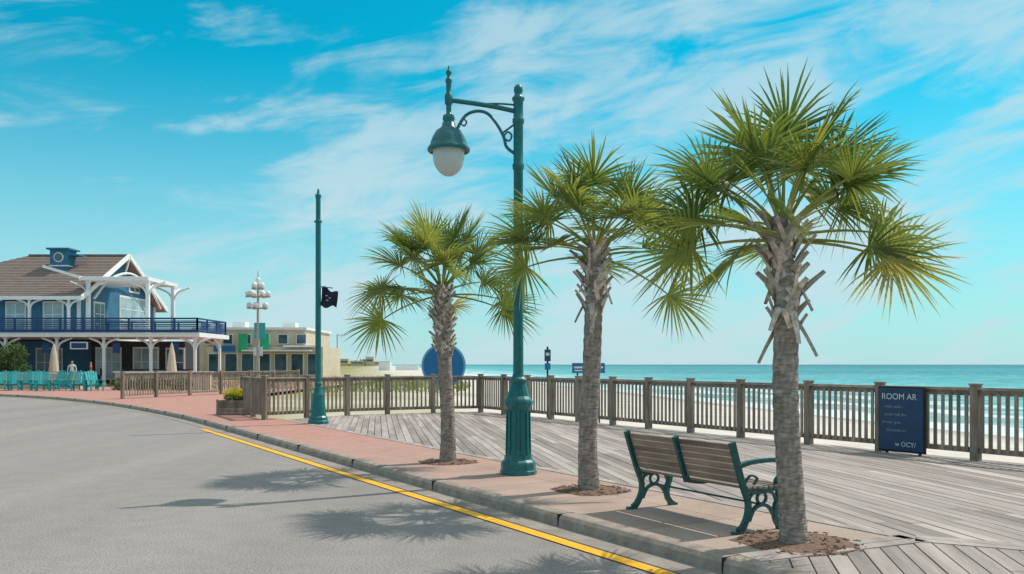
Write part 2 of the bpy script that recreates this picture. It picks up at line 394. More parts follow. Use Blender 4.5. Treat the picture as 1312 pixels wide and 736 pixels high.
near=[(1.81,6.54),(3.41,7.26),(fn.x-1.6,fn.y-1.24),(16,-3),(16,-8),(10.62,-8)]
deck('deck_boards_near',near,-math.atan2(.23,1),parent=bw,seed=2)
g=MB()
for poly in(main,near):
    g.add([(a,b,.07) for a,b in poly],[tuple(range(len(poly)))])  # dark sheet below the boards, so the gaps read as shade
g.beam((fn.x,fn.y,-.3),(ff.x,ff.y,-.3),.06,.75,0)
g.obj('gap_shade_and_skirt',[M_under],bw)
g=MB()
a=Vector((1.82,6.53));b=Vector((3.41,7.26));c_=Vector((fn.x-1.6,fn.y-1.24))
def bb(p,q,o,t):
    d=(q-p).normalized();nn=Vector((-d.y,d.x));p=p+nn*o;q=q+nn*o
    g.beam((p.x,p.y,.113),(q.x,q.y,.113),.135,.03,0,t)
bb(a,b,-.05,.75);bb(a,b,.095,.6);bb(b,c_,-.05,.8);bb(b,c_,.095,.65)
e=Vector((-6.1,23.05));bb(e,b,-.02,.7)
g.obj('border_boards',[M_deck],bw)

# ------------------------------------------------------------------ fences
def fence(name,posts,z=.12,h=1.16,pick=.128):
    g=MB();random.seed(len(posts))
    P=[Vector(p) for p in posts];base=P[0].copy()
    for i,p in enumerate(P):
        q=P[min(i+1,len(P)-1)]-P[max(i-1,0)];rz=math.atan2(q.y,q.x);p=p-base
        g.box((p.x,p.y,h/2-.02),(.125,.125,h+.04),rz,0,random.random()*.6)
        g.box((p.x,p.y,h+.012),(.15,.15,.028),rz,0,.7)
    for i in range(len(P)-1):
        a=P[i]-base;b=P[i+1]-base;d=(b-a);L=d.length;d.normalize();nn=Vector((d.y,-d.x))
        def rail(zc,w,hh,o,t):
            A=a+d*.06+nn*o;B=b-d*.06+nn*o
            g.beam((A.x,A.y,zc),(B.x,B.y,zc),w,hh,0,t)
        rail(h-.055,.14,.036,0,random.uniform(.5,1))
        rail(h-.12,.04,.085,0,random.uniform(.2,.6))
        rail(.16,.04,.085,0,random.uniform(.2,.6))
        n=max(2,round((L-.12)/pick));rz=math.atan2(d.y,d.x)
        for k in range(n):
            q=a+d*(.06+(L-.12)*(k+.5)/n)+nn*-.037
            g.box((q.x,q.y,h/2-.0),(.055+random.uniform(-.004,.004),.028,h-.26),rz,0,random.random())
    return g.obj(name,[M_fence],loc=(base.x,base.y,z),bevel=.004)
ts=[-9.8,-8.2,-6.6,-5,-3.3,-1.65,0,1.66,3.155,4.84,6.29,7.68,9.01,10.44,11.7,12.89,14.2,15.6]
fence('wooden_fence',[F0+FD*t for t in ts])
fe=F0+FD*15.6
fence('wooden_fence',[fe,(-2.4,26.15),(-3.7,25.5),(-4.75,24.75),(-5.7,23.85),(-6.6,22.9),(-7.3,24.2),(-8,25.5)])
fence('wooden_fence',[(-16.6,36.6),(-16.0,38.6),(-15.2,40.5),(-14.4,42.5),(-13.6,44.5),(-12.9,46.5),(-12.2,49)],pick=.16)

# ------------------------------------------------------------------ palms
def palm(name,base,path,r0,r1,crown,leaves,seed,boots,bootlen,bw_=.085):
    rnd=random.Random(seed)
    e=empty(name,(base[0],base[1],.12))
    P=smoothpath(path,14);n=len(P)
    g=MB();seg=26;vs=[];tn=[]
    for i,p in enumerate(P):
        t=i/(n-1);r=r0*(1-t)+r1*t+ (.035*math.exp(-t*14))
        for k in range(seg):
            a=2*math.pi*k/seg
            rr=r*(1+.035*math.sin(i*2.1+math.sin(a*3+seed)*.9)+rnd.uniform(-.022,.022)+.03*math.sin(a*2+i*.13+seed))
            vs.append(p+Vector((math.cos(a)*rr,math.sin(a)*rr,0)));tn.append(rnd.random())
    fs=[(i*seg+k,i*seg+(k+1)%seg,(i+1)*seg+(k+1)%seg,(i+1)*seg+k) for i in range(n-1) for k in range(seg)]
    g.add(vs,fs,0,tn,True)
    g.obj('trunk',[M_trunk],e)
    top=P[-1]
    def at(z):
        for q,w in zip(P,P[1:]):
            if w.z>=z: return q+(w-q)*((z-q.z)/max(1e-6,w.z-q.z))
        return top+Vector((0,0,z-top.z))
    g=MB();z0,z1,nb=boots
    for i in range(nb):
        t=i/nb;z=z0+(z1-z0)*t;az=i*2.39996+rnd.uniform(-.15,.15)
        c=at(z);rad=Vector((math.cos(az),math.sin(az),0));tan=Vector((-math.sin(az),math.cos(az),0))
        Ln=bootlen*rnd.uniform(.6,1.2);out=rnd.uniform(.25,.8)+.15*t;down=rnd.random()<.14 and t<.7 and bootlen>.2
        sl=(1 if i%2 else -1)*rnd.uniform(.4,.8)
        if down: Ln*=1.15
        pts=[];ws=[]
        rr=r1*1.0+.018
        for k in range(6):
            u=k/5
            if down: q=c+rad*(rr-.01+.42*Ln*u)+Vector((0,0,-Ln*(.75*u+.12*u*u)))+tan*(sl*.25*Ln*u)
            else: q=c+rad*(rr-.012+out*Ln*.62*u**1.4)+Vector((0,0,Ln*.8*u))+tan*(sl*Ln*u)
            pts.append(q);ws.append(bw_*(1-.55*u**.7))
        tone=rnd.random()
        vs=[]
        for k in range(6):
            d=(pts[min(k+1,5)]-pts[max(k-1,0)]).normalized();sd=d.cross(rad).normalized();nn=sd.cross(d).normalized()
            th=.012
            for s1,s2 in((-1,-.6),(0,1.0),(1,-.6),(0,-1.0)):
                vs.append(pts[k]+sd*s1*ws[k]/2+nn*s2*th)
        fs=[]
        for k in range(5):
            for j in range(4):fs.append((k*4+j,k*4+(j+1)%4,(k+1)*4+(j+1)%4,(k+1)*4+j))
        fs.append((20,21,22,23));g.add(vs,fs,0,[tone]*20+[tone*.6]*4)
    g.obj('old_leaf_bases',[M_boot],e)
    g=MB();st=MB()
    for (az,el,pl,bl,roll) in leaves:
        a=R(az);e0=R(el)
        hd=Vector((math.cos(a),math.sin(a),0))
        c=at(crown-.12+.2*max(0,math.sin(e0)))
        pts=[c+hd*.05];ee=e0+R(10)
        nst=6
        for k in range(nst):
            ee-=R(rnd.uniform(2.5,4.5))
            pts.append(pts[-1]+(hd*math.cos(ee)+Vector((0,0,math.sin(ee))))*pl/nst)
        st.tube(pts,[.017*(1-.5*k/nst) for k in range(nst+1)],5,0,tone=rnd.uniform(.5,.75))
        d=(pts[-1]-pts[-2]).normalized()
        s=Vector((-math.sin(a),math.cos(a),0))
        nrm=s.cross(d).normalized()
        if nrm.z<0:nrm=-nrm
        q=Matrix.Rotation(R(roll),3,d);s=q@s;nrm=q@nrm
        nseg=rnd.randint(34,40);span=R(rnd.uniform(108,132));dph=2*span/nseg
        base_t=rnd.uniform(.12,.62)
        if el<-5: base_t=min(.95,base_t+.22)
        cup=rnd.uniform(.05,.35);droop=rnd.uniform(.03,.20)
        tw=math.tan(dph/2)
        for k in range(nseg):
            ph=-span+dph*(k+.5)+rnd.uniform(-.035,.035);fr=abs(ph)/span
            ed=(d*math.cos(ph)+s*math.sin(ph)+nrm*cup*(abs(math.sin(ph)))**1.5+nrm*rnd.uniform(-.05,.05)).normalized()
            side=(-d*math.sin(ph)+s*math.cos(ph)).normalized()
            b0=pts[-1]+d*(.13*bl*(1-fr))
            Lg=bl*(1.0-.14*fr)*rnd.uniform(.82,1.06)
            jt=rnd.uniform(-.08,.08)+base_t
            tip_bend=rnd.uniform(-.08,.08);dr=droop*rnd.uniform(.5,1.6)
            rs=(.0,.20,.38,.70,1.0);wf=(1,1,.95,.66,.03)
            wj=.38*Lg*tw
            vs=[];tn=[]
            for u,f in zip(rs,wf):
                r=u*Lg
                c0=b0+ed*r+side*(tip_bend*u*u*Lg)+Vector((0,0,-dr*Lg*u**2.6*(1+.5*fr)))
                w=r*tw*1.04+.004 if u<.36 else wj*f
                fold=w*.7*min(1,u*4)
                vs+=[c0-side*w+nrm*fold,c0-nrm*fold*.4,c0+side*w+nrm*fold]
                tt=jt+(rnd.uniform(0,.4) if u>.9 else 0)
                tn+=[tt,tt-.06,tt]
            fs=[]
            for i in range(4):
                o=i*3;fs+=[(o,o+1,o+4,o+3),(o+1,o+2,o+5,o+4)]
            g.add(vs,fs,0,tn)
    g.obj('fronds',[M_leaf],e)
    st.obj('leaf_stalks',[M_leaf],e)
    return e
def autoleaves(seed,n,pl,bl,extra=(),lo=-4):
    r=random.Random(seed);out=[]
    for i in range(n):
        t=(i+.5)/n;az=i*137.5+r.uniform(-14,14)+seed*31
        el=80-(80-lo)*t**1.0+r.uniform(-7,7)
        facing=-math.sin(R(az))
        if el<22 and facing>.3: el+=26*facing
        out.append((az,el,pl*r.uniform(.85,1.12),bl*r.uniform(.88,1.1),r.uniform(-55,55)))
    return out+list(extra)
palm('palm_tree',(2.34,7.11),[(0,0,-.05),(-.035,0,.5),(-.075,0,1.2),(-.07,0,1.9),(-.10,.0,2.35),(-.10,0,2.70)],.106,.092,2.62,
     autoleaves(4,22,.56,.60,[(184,-4,.70,.62,55),(352,-10,.80,.60,-60),(12,8,.82,.62,60),(168,18,.66,.60,-55),(20,32,.75,.62,-60),(160,40,.66,.6,50)]),11,(1.76,2.60,54),.26)
palm('palm_tree',(.91,10.1),[(0,0,-.05),(-.02,0,.6),(.02,0,1.3),(.045,0,2.0),(.06,0,2.5),(.06,0,2.9)],.115,.092,2.86,
     autoleaves(7,22,.60,.61,[(-8,-26,.92,.60,60),(185,-8,.76,.60,-60),(5,4,.86,.60,-55),(170,16,.78,.58,55),(15,28,.8,.6,50)]),22,(2.08,2.80,46),.26)
palm('palm_tree',(-.97,13.0),[(0,0,-.05),(0,0,.6),(-.04,0,1.3),(-.07,0,2.0),(-.09,0,2.4),(-.09,0,2.68)],.108,.105,2.64,
     autoleaves(2,23,.66,.65,[(188,-22,.92,.60,60),(-12,-12,.92,.60,-55),(8,0,.88,.60,50),(172,6,.88,.60,-50)]),33,(1.62,2.62,90),.16,.075)

# tree pits
for (x,y,s) in((2.38,7.12,.46),(.93,10.1,.40),(-.97,13.0,.40)):
    g=MB();random.seed(int(x*100));n=30;vs=[(0,0,.018)];fs=[]
    for ring,(f,z) in enumerate(((.55,.012),(1.0,.003))):
        for k in range(n):
            a=2*math.pi*k/n;sq=1/max(abs(math.cos(a)),abs(math.sin(a)));rr=s*f*(.45+.55*sq)*random.uniform(.95,1.04)
            vs.append((rr*math.cos(a),rr*math.sin(a),z+random.uniform(0,.008)*(ring==0)))
    for k in range(n):
        k2=(k+1)%n;fs+=[(0,1+k,1+k2),(1+k,1+n+k,1+n+k2,1+k2)]
    g.add(vs,fs,0,.5,False)
    for i in range(170):
        a=random.random()*6.28;r=s*1.12*random.random()**.5
        g.box((r*math.cos(a),r*math.sin(a),max(.006,.018-.012*r/s+random.uniform(0,.01))),(random.uniform(.02,.05),.010,.008),random.random()*3,0)
    g.obj('mulch_bed',[M_mulch],loc=(x,y,.121),rz=R(-59))

# ------------------------------------------------------------------ street lamp
L0=empty('street_lamp',(.085,11.6,.12))
g=MB()
g.lathe((0,0,0),[(0,0),(.25,0),(.25,.05),(.235,.06),(.235,.15),(.225,.17),(.19,.2),(.185,.25)],12,smooth=False)
g.lathe((0,0,0),[(.175,.24),(.165,.34),(.16,.5),(.155,.84),(.16,.88),(.195,.93),(.2,.98),(.185,1.01),(.15,1.05),(.125,1.14),(.105,1.22),(.118,1.24),(.118,1.28),(.085,1.31),(.07,1.36)],12,smooth=False)
for k in range(12):
    a=2*math.pi*(k+.5)/12
    g.beam((.168*math.cos(a),.168*math.sin(a),.27),(.158*math.cos(a),.158*math.sin(a),.86),.022,.022,up=(math.cos(a),math.sin(a),0))
g.obj('pedestal',[M_teal],L0,bevel=.004)
g=MB()
g.lathe((0,0,0),[(.070,1.3),(.066,3),(.064,4.1),(.078,4.12),(.082,4.17),(.066,4.2),(.066,4.72),(.08,4.74),(.08,4.79),(.066,4.81),(.066,5.02),(.085,5.05),(.085,5.08),(.06,5.1),(.05,5.14),(.062,5.17),(.058,5.22),(.03,5.255),(0,5.27)],20)
g.obj('post',[M_teal],L0)
g=MB()
g.tube(smoothpath([(-.05,0,4.90),(-.3,0,4.955),(-.6,0,5.005),(-.94,0,5.05)]),.032,10)
g.tube(smoothpath([(-.05,0,4.985),(-.25,0,5.0),(-.45,0,5.0)]),.014,8)
g.tube(smoothpath([(-.055,0,4.33),(-.16,0,4.42),(-.2,0,4.56),(-.3,0,4.74),(-.42,0,4.87),(-.56,0,4.90),(-.70,0,4.85),(-.79,0,4.73),(-.84,0,4.62)]),.022,9)
g.tube(smoothpath([(-.2,0,4.56),(-.14,0,4.62),(-.09,0,4.57),(-.12,0,4.50),(-.17,0,4.52)]),.013,8)
g.tube(smoothpath([(-.79,0,4.75),(-.73,0,4.70),(-.70,0,4.76),(-.75,0,4.80)]),.012,8)
g.tube([(-.055,0,4.72),(-.22,0,4.60)],.014,8)
g.obj('arm',[M_teal],L0)
g=MB()
g.lathe((-.94,0,0),[(0,5.52),(.012,5.50),(.012,5.47),(.035,5.44),(.04,5.41),(.02,5.38),(.028,5.35),(.045,5.33),(.045,5.29),(.035,5.27),(.035,5.14),(.055,5.12),(.055,5.0),(.035,4.98),(.035,4.86),(.075,4.84),(.085,4.79),(.07,4.76),(.085,4.74),(.10,4.68),(.17,4.63),(.215,4.55),(.245,4.47),(.255,4.43),(.285,4.40),(.29,4.365),(.275,4.35),(.24,4.37),(.1,4.45),(0,4.46)],28)
g.obj('shade',[M_teal],L0)
g=MB()
prof=[(.215,4.37)]+[(.215*math.cos(t),4.30-.28*math.sin(t)) for t in [i*math.pi/2/10 for i in range(11)]]
g.lathe((-.94,0,0),prof,28);g.obj('globe',[M_glass],L0)

# second pole with pennant
L1=empty('flag_pole',(-4.83,21.4,.12))
g=MB()
g.lathe((0,0,0),[(0,0),(.26,0),(.26,.06),(.235,.1),(.235,.16),(.2,.2),(.185,.4),(.15,.65),(.155,.72),(.12,.8),(.085,.95),(.1,1.0),(.075,1.05),(.070,3),(.066,5.0),(.085,5.02),(.085,5.06),(.06,5.08),(.06,5.62),(.075,5.64),(.075,5.70),(.035,5.74),(.02,5.84),(0,5.86)],14,smooth=False)
g.tube([(.0,0,3.42),(.36,-.0,3.38)],.014,6);g.tube([(-.10,0,5.03),(.10,0,5.03)],.02,6)
g.obj('post',[M_teal],L1)
g=MB();nx,nz_=11,10;vs=[];tn=[]
for i in range(nx):
    for k in range(nz_):
        u=i/(nx-1);v=k/(nz_-1)
        vs.append((.09+.40*u-.03*v,.06*math.sin(u*7+v*3),3.42-.16*u-.50*v*(1-.28*u)+.04*math.sin(u*8+v*2)));tn.append(.5)
g.add(vs,[(i*nz_+k,i*nz_+k+1,(i+1)*nz_+k+1,(i+1)*nz_+k) for i in range(nx-1) for k in range(nz_-1)],0,tn,True)
for (x,z) in((.2,3.2),(.28,3.14),(.22,3.08)): g.add([(x,-.075,z),(x+.05,-.078,z-.01),(x+.045,-.078,z-.025),(x,-.075,z-.02)],[(0,1,2,3)],1)
g.obj('pennant',[M_flag,M_text],L1)

# ------------------------------------------------------------------ bench
B=empty('park_bench',(1.256,8.8,.12),math.atan2(-.87,.49))
BL=1.5
g=MB()
def sp(p,n=6): return [(q.x,q.y) for q in smoothpath([(a,b,0) for a,b in p],n)]
for x in(0.0,BL/2,BL):
    end = x!=BL/2
    p=sp([(-.02,0.015),(.035,.06),(.085,.16),(.09,.27),(.045,.38),(.0,.50),(-.05,.65),(-.10,.80)]) if end else sp([(.05,.37),(.0,.50),(-.05,.65),(-.10,.80)])
    n_=len(p);g.ribbon(p,[.062-.012*math.sin(i/n_*3) for i in range(n_)],.038,x)
    if end: g.box((x,-.035,.0125),(.05,.11,.025))
    p=sp([(.05,.375),(.2,.352),(.36,.36),(.47,.39),(.52,.385)]);g.ribbon(p,.038,.034,x)
    if end:
        p=sp([(.47,.385),(.46,.28),(.425,.19),(.425,.10),(.47,.035),(.51,.012)]);g.ribbon(p,.052,.038,x)
        g.box((x,.50,.0125),(.05,.10,.025))
        p=sp([(.10,.10),(.16,.20),(.255,.235),(.35,.20),(.42,.10)]);g.ribbon(p,.030,.030,x)
        p=[(.255+.055*math.cos(a),.295+.05*math.sin(a)) for a in [i*math.pi/8 for i in range(17)]];g.ribbon(p,.018,.026,x)
        p=sp([(.09,.27),(.13,.33),(.20,.35)]);g.ribbon(p,.022,.028,x)
        p=sp([(.44,.24),(.40,.32),(.33,.35)]);g.ribbon(p,.022,.028,x)
        p=sp([(-.03,.585),(.10,.615),(.28,.625),(.43,.62),(.50,.585),(.515,.52),(.48,.47),(.44,.43),(.46,.385)]);g.ribbon(p,.038,.045,x)
        p=sp([(.05,.43),(.12,.50),(.2,.47),(.16,.42)]);g.ribbon(p,.016,.022,x)
g.tube([(0,.2,.25),(BL,.2,.25)],.01,6)
g.obj('iron_frames',[M_iron],B,bevel=.004)
g=MB();random.seed(5)
dirb=Vector((0,-.10,.30)).normalized();M3=Matrix((Vector((1,0,0)),Vector((0,dirb.z,-dirb.y)),dirb)).transposed()
for i in range(6):
    c=Vector((0,.028,.455))+dirb*(.063*i)
    for (x0,x1) in((.02,BL/2-.02),(BL/2+.02,BL-.02)):
        g.box((((x0+x1)/2),c.y+.008,c.z),(x1-x0,.022,.055),mat=0,tone=random.random(),M=M3)
g.obj('backrest',[M_bench],B,bevel=.004)
g=MB()
for i in range(7):
    y=.085+i*.066;z=.388-.012*math.sin((y-.05)/.45*3.1)+.01
    g.box((BL/2,y,z),(BL+.06,.052,.024),tone=random.random())
g.obj('seat',[M_bench],B,bevel=.004)

# ------------------------------------------------------------------ signs
bc=F0+FD*1.17-FN*.14
SB=empty('menu_board',(bc.x,bc.y,.12),math.atan2(-.855,.519))
g=MB();g.box((0,0,.57),(.80,.03,1.02));g.box((0,.02,.57),(.86,.02,1.08),mat=1)
for sx in(-.3,.3): g.box((sx,.055,.3),(.04,.04,.6),mat=1)
g.obj('board',[M_sign,M_under],SB,bevel=.004)
def text(s,size,x,z,parent,y=-.019,mt=M_text,name='lettering'):
    cu=bpy.data.curves.new(name,'FONT');cu.body=s;cu.size=size;cu.extrude=.001;cu.align_x='LEFT'
    o=bpy.data.objects.new(name,cu);scene.collection.objects.link(o);cu.materials.append(mt)
    o.parent=parent;o.location=(x,y,z);o.rotation_euler=(R(90),0,0);return o
text('ROOM AR',.14,-.35,.90,SB)
for i,(s,xx) in enumerate([('- fresh catch -',-.33),('oyster half doz',-.30),('shrimp  grits',-.34),('lemonade ice',-.26)]):
    text(s,.068,xx,.76-.13*i,SB,mt=M_chalk)
text('w OCY/',.11,-.1,.13,SB)

RS=empty('round_sign',(-2.28,28.6,.0),0)
g=MB()
def disc(g,c,r,y,th,m,seg=40):
    vs=[(c[0]+r*math.cos(2*math.pi*k/seg),y,c[1]+r*math.sin(2*math.pi*k/seg)) for k in range(seg)]
    vs+=[(a,y+th,b) for a,_,b in vs]
    g.add(vs,[tuple(range(seg)),tuple(reversed(range(seg,2*seg)))]+[(k,k+seg,(k+1)%seg+seg,(k+1)%seg) for k in range(seg)],m)
disc(g,(0,1.56),.74,0,.04,1);disc(g,(0,1.56),.67,-.012,.03,0)
g.box((0,.07,.55),(.1,.08,2.2),mat=2)
g.obj('disc_and_post',[M_blue,M_cyan,M_under],RS)
S1=empty('post_sign',(1.2,29,-.3));g=MB()
g.box((0,0,1.25),(.06,.06,2.5),mat=2);g.box((0,-.045,2.2),(.21,.03,.40),mat=0);g.box((.0,-.045,1.83),(.19,.03,.22),mat=1);g.box((0,-.064,2.24),(.12,.008,.1),mat=3)
g.obj('panels',[M_sign,M_blue,M_under,M_text],S1)
S2=empty('blue_sign',(2.45,27.5,-.3));g=MB()
g.box((0,0,1.78),(1.05,.03,.32),mat=1);g.box((0,-.018,1.80),(.92,.008,.06),mat=3);g.box((-.2,-.018,1.70),(.5,.008,.04),mat=3)
for sx in(-.35,.35):g.box((sx,.04,.9),(.05,.05,1.9),mat=2)
g.obj('panel',[M_sign,M_blue,M_under,M_text],S2)

# ------------------------------------------------------------------ foliage helper
def leafmass(g,c,dims,n,size,rnd,mat=0):
    for i in range(n):
        while True:
            p=Vector((rnd.uniform(-1,1),rnd.uniform(-1,1),rnd.uniform(-1,1)))
            if .25<p.length<1: break
        q=Vector((p.x*dims[0],p.y*dims[1],p.z*dims[2]))+Vector(c)
        a=Vector((rnd.gauss(0,1),rnd.gauss(0,1),rnd.gauss(0,1))).normalized();b=a.orthogonal().normalized();s=size*rnd.uniform(.6,1.4)
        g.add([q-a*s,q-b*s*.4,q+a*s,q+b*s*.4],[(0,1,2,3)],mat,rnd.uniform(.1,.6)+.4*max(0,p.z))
PL=empty('flower_planter',(-7.95,25.4,.12),R(-4));g=MB()
for i in range(4): 
    g.box((0,-.28,.06+.105*i),(1.3,.03,.098),tone=random.random());g.box((0,.28,.06+.105*i),(1.3,.03,.098))
    for sx in(-.635,.635): g.box((sx,0,.06+.105*i),(.03,.53,.098),tone=random.random())
for sx in(-.66,.66): g.box((sx,-.29,.22),(.06,.06,.46))
g.box((0,0,.36),(1.2,.5,.04),mat=1)
g.obj('box',[M_fence,M_mulch],PL,bevel=.004)
g=MB();rnd=random.Random(8);leafmass(g,(0,0,.50),(.62,.27,.15),1200,.035,rnd,0);leafmass(g,(0,0,.64),(.64,.28,.15),1300,.034,rnd,1)
g.obj('flowers',[M_flower,M_yel],PL)

# ------------------------------------------------------------------ people on the patio (seen about 60 m away)
def clothmat(name,hair,skin,shirt,legs):
    m=bpy.data.materials.new(name);m.use_nodes=True;nt=m.node_tree;N=nt.nodes;L=nt.links
    tc=N.new('ShaderNodeTexCoord');s=N.new('ShaderNodeSeparateXYZ');L.new(tc.outputs['Object'],s.inputs[0])
    mr=N.new('ShaderNodeMapRange');mr.inputs[1].default_value=0;mr.inputs[2].default_value=1.8;L.new(s.outputs[2],mr.inputs[0])
    r=N.new('ShaderNodeValToRGB');cr=r.color_ramp;cr.interpolation='CONSTANT'
    cr.elements[0].position=0;cr.elements[0].color=(.05,.04,.035,1);cr.elements[1].position=.05;cr.elements[1].color=(*legs,1)
    for p_,c in((.53,shirt),(.815,skin),(.94,hair)):
        e=cr.elements.new(p_);e.color=(*c,1)
    L.new(mr.outputs[0],r.inputs[0]);L.new(r.outputs[0],N['Principled BSDF'].inputs['Base Color']);N['Principled BSDF'].inputs['Roughness'].default_value=.8
    return m
def person(name,loc,rz,m,h=1.0):
    J=[(0,0,.95,.15),(0,0,1.15,.135),(0,0,1.36,.165),(0,0,1.47,.075),(0,-.01,1.54,.06),(0,-.015,1.63,.095),(0,-.01,1.72,.085),
       (.10,0,.88,.095),(.12,-.04,.50,.065),(.13,.02,.09,.045),(.13,-.13,.04,.04),
       (-.10,0,.88,.095),(-.12,.03,.50,.065),(-.14,.08,.09,.045),(-.14,-.07,.04,.04),
       (.20,0,1.40,.06),(.25,.01,1.13,.042),(.22,-.16,.95,.034),(.21,-.22,.88,.035),
       (-.20,0,1.40,.06),(-.26,.01,1.12,.042),(-.26,-.05,.86,.033),(-.26,-.07,.78,.035)]
    E=[(0,1),(1,2),(2,3),(3,4),(4,5),(5,6),(0,7),(7,8),(8,9),(9,10),(0,11),(11,12),(12,13),(13,14),(2,15),(15,16),(16,17),(17,18),(2,19),(19,20),(20,21),(21,22)]
    me=bpy.data.meshes.new(name);me.from_pydata([j[:3] for j in J],E,[]);o=bpy.data.objects.new(name,me);scene.collection.objects.link(o)
    o.modifiers.new('skin','SKIN');ss=o.modifiers.new('sub','SUBSURF');ss.levels=1;ss.render_levels=1
    bpy.context.view_layer.objects.active=o
    lay=me.skin_vertices[0] if len(me.skin_vertices) else None
    if lay is None:
        bpy.ops.object.select_all(action='DESELECT');o.select_set(True);bpy.ops.mesh.customdata_skin_add();lay=me.skin_vertices[0]
    for i,j in enumerate(J): lay.data[i].radius=(j[3],j[3]*.8)
    lay.data[0].use_root=True
    me.materials.append(m);o.location=loc;o.rotation_euler=(0,0,rz);o.scale=(h,h,h)
try:
    pa=clothmat('clothes_a',(.05,.03,.02),(.5,.3,.22),(.7,.68,.64),(.06,.08,.14))
    pb=clothmat('clothes_b',(.25,.15,.07),(.5,.3,.22),(.5,.08,.06),(.4,.36,.3))
    person('standing_person',(-29.0,56.6,.12),.4,pa);person('standing_person',(-27.9,56.9,.12),-1.2,pb,.95)
    person('standing_person',(-35.2,57.0,.12),2.0,pb,1.0)
except Exception as ex:
    print('person skipped',ex)

# ------------------------------------------------------------------ beach house
H=empty('beach_house',(0,0,.12))
def house():
    w=MB();tr=MB();gl=MB();rf=MB();rl=MB();dk=MB()
    w.box((-38.65,68.5,5.0),(14.7,13,2.9))
    zt=6.45;xg=-31.3
    w.add([(xg+.0,62,zt),(xg,75,zt),(xg,68.5,9.9)],[(0,1,2)])
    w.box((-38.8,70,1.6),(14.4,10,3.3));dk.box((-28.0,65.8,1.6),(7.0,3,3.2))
    ez=6.25;rz_=10.15
    A=(-47.5,60.9,ez);Bp=(-30.6,60.9,ez);C=(-30.6,76.1,ez);D=(-47.5,76.1,ez);E=(-38.5,68.5,rz_);F=(-30.6,68.5,rz_)
    rf.add([A,Bp,F,E],[(0,1,2,3)]);rf.add([C,D,E,F],[(0,1,2,3)]);rf.add([D,A,E],[(0,1,2)])
    rf.add([(a,b,c-.18) for a,b,c in(A,Bp,F,E)],[(3,2,1,0)]);rf.add([(a,b,c-.18) for a,b,c in(C,D,E,F)],[(3,2,1,0)])
    rf.beam((E[0],68.5,rz_+.03),(F[0],68.5,rz_+.03),.3,.12)
    for i in range(1,26):
        t=i/26;y=60.9+(68.5-60.9)*t;z=ez+(rz_-ez)*t;xl=-47.5+(9.0)*t
        rf.beam((xl,y,z+.012),(-30.62,y,z+.012),.05,.035)
    for y0,y1 in((60.9,68.5),(76.1,68.5)):
        tr.beam((-30.52,y0,ez-.05),(-30.52,y1,rz_-.02),.12,.34)
    tr.beam((-47.5,60.84,ez-.06),(-30.5,60.84,ez-.06),.10,.26)
    tr.tube(smoothpath([(-30.45,62.6,6.3),(-30.45,65,7.9),(-30.45,68.5,8.7),(-30.45,72,7.9),(-30.45,74.4,6.3)]),.10,6)
    tr.beam((-30.9,68.5,8.6),(-30.5,68.5,10),.12,.12)
    w.box((-34.6,66.2,9.25),(1.35,1.35,2.0));tr.box((-34.6,66.2,9.0),(1.45,1.45,.10))
    w.box((-34.6,66.2,10.3),(1.75,1.75,.12));w.box((-33.5,66.2,9.85),(.8,1.2,.10))
    tr.tube([(-34.6,65.54,9.65),(-34.6,65.48,9.65)],.38,16);gl.tube([(-34.6,65.50,9.65),(-34.6,65.45,9.65)],.30,16)
    tr.box((-38.6,66.9,3.48),(16.2,17.9,.30));tr.box((-25.8,61.0,3.48),(9.4,6.1,.30))
    def rail(p,q):
        p=Vector(p);q=Vector(q);n=max(1,int((q-p).length/1.5))
        for z in(3.80,4.58): rl.beam((p.x,p.y,z),(q.x,q.y,z),.08,.11)
        for z in(3.93,4.05,4.17,4.29,4.41): rl.beam((p.x,p.y,z),(q.x,q.y,z),.04,.075)
        for i in range(n+1):
            c=p.lerp(q,i/n);rl.box((c.x,c.y,4.12),(.11,.11,1.0))
    rail((-46,58.1),(-21.3,58.1));rail((-21.3,58.1),(-21.3,63.8));rail((-21.3,63.8),(-30,63.8))
    rl.box((-33.7,57.92,3.72),(25.0,.05,.16))
    def post(x,y,z0,z1,br=.9,w_=.17,dirs=((1,0),(-1,0))):
        tr.box((x,y,(z0+z1)/2),(w_,w_,z1-z0));tr.box((x,y,z1-.06),(w_+.1,w_+.1,.1));tr.box((x,y,z0+.1),(w_+.08,w_+.08,.16))
        for dx,dy in dirs:
            tr.tube(smoothpath([(x,y,z1-br),(x+dx*br*.25,y+dy*br*.25,z1-br*.4),(x+dx*br,y+dy*br,z1-.07)],4),.075,6)
    for x in(-45,-42.4,-39.8,-37.2,-34.4,-31.6): post(x,61.2,3.63,6.2)
    for x in(-45,-41.5,-38,-34.5,-31,-27.8,-24.6,-21.6): post(x,58.5,0,3.33,1.0)
    post(-21.6,63.4,0,3.33,1.0,dirs=((0,-1),(-1,0)))
    tr.box((-28.6,64.3,7.62),(5.0,5.4,.24));tr.box((-28.6,64.3,7.77),(4.6,5.0,.06))
    tr.beam((-33.4,61.3,8.45),(-31.0,61.7,7.72),.7,.2)
    for (x,y) in((-26.3,62.0),(-26.3,66.6),(-30.6,62.0)): post(x,y,3.63,7.5,1.3,.24,((1,0),(-1,0),(0,1)))
    def win(x,z,w_,h,y=61.98,mull=2,g2=0):
        tr.box((x,y-.02,z),(w_+.24,.08,h+.24));gl.box((x,y-.06,z),(w_,.06,h),mat=g2)
        for i in range(1,mull): tr.box((x-w_/2+w_*i/mull,y-.085,z),(.06,.05,h))
        tr.box((x,y-.095,z+.12),(w_,.04,.05))
    for x in(-44,-41.2,-38.5,-35.8,-33.1): win(x,4.95,1.25,1.9,g2=1 if x>-36 else 0)
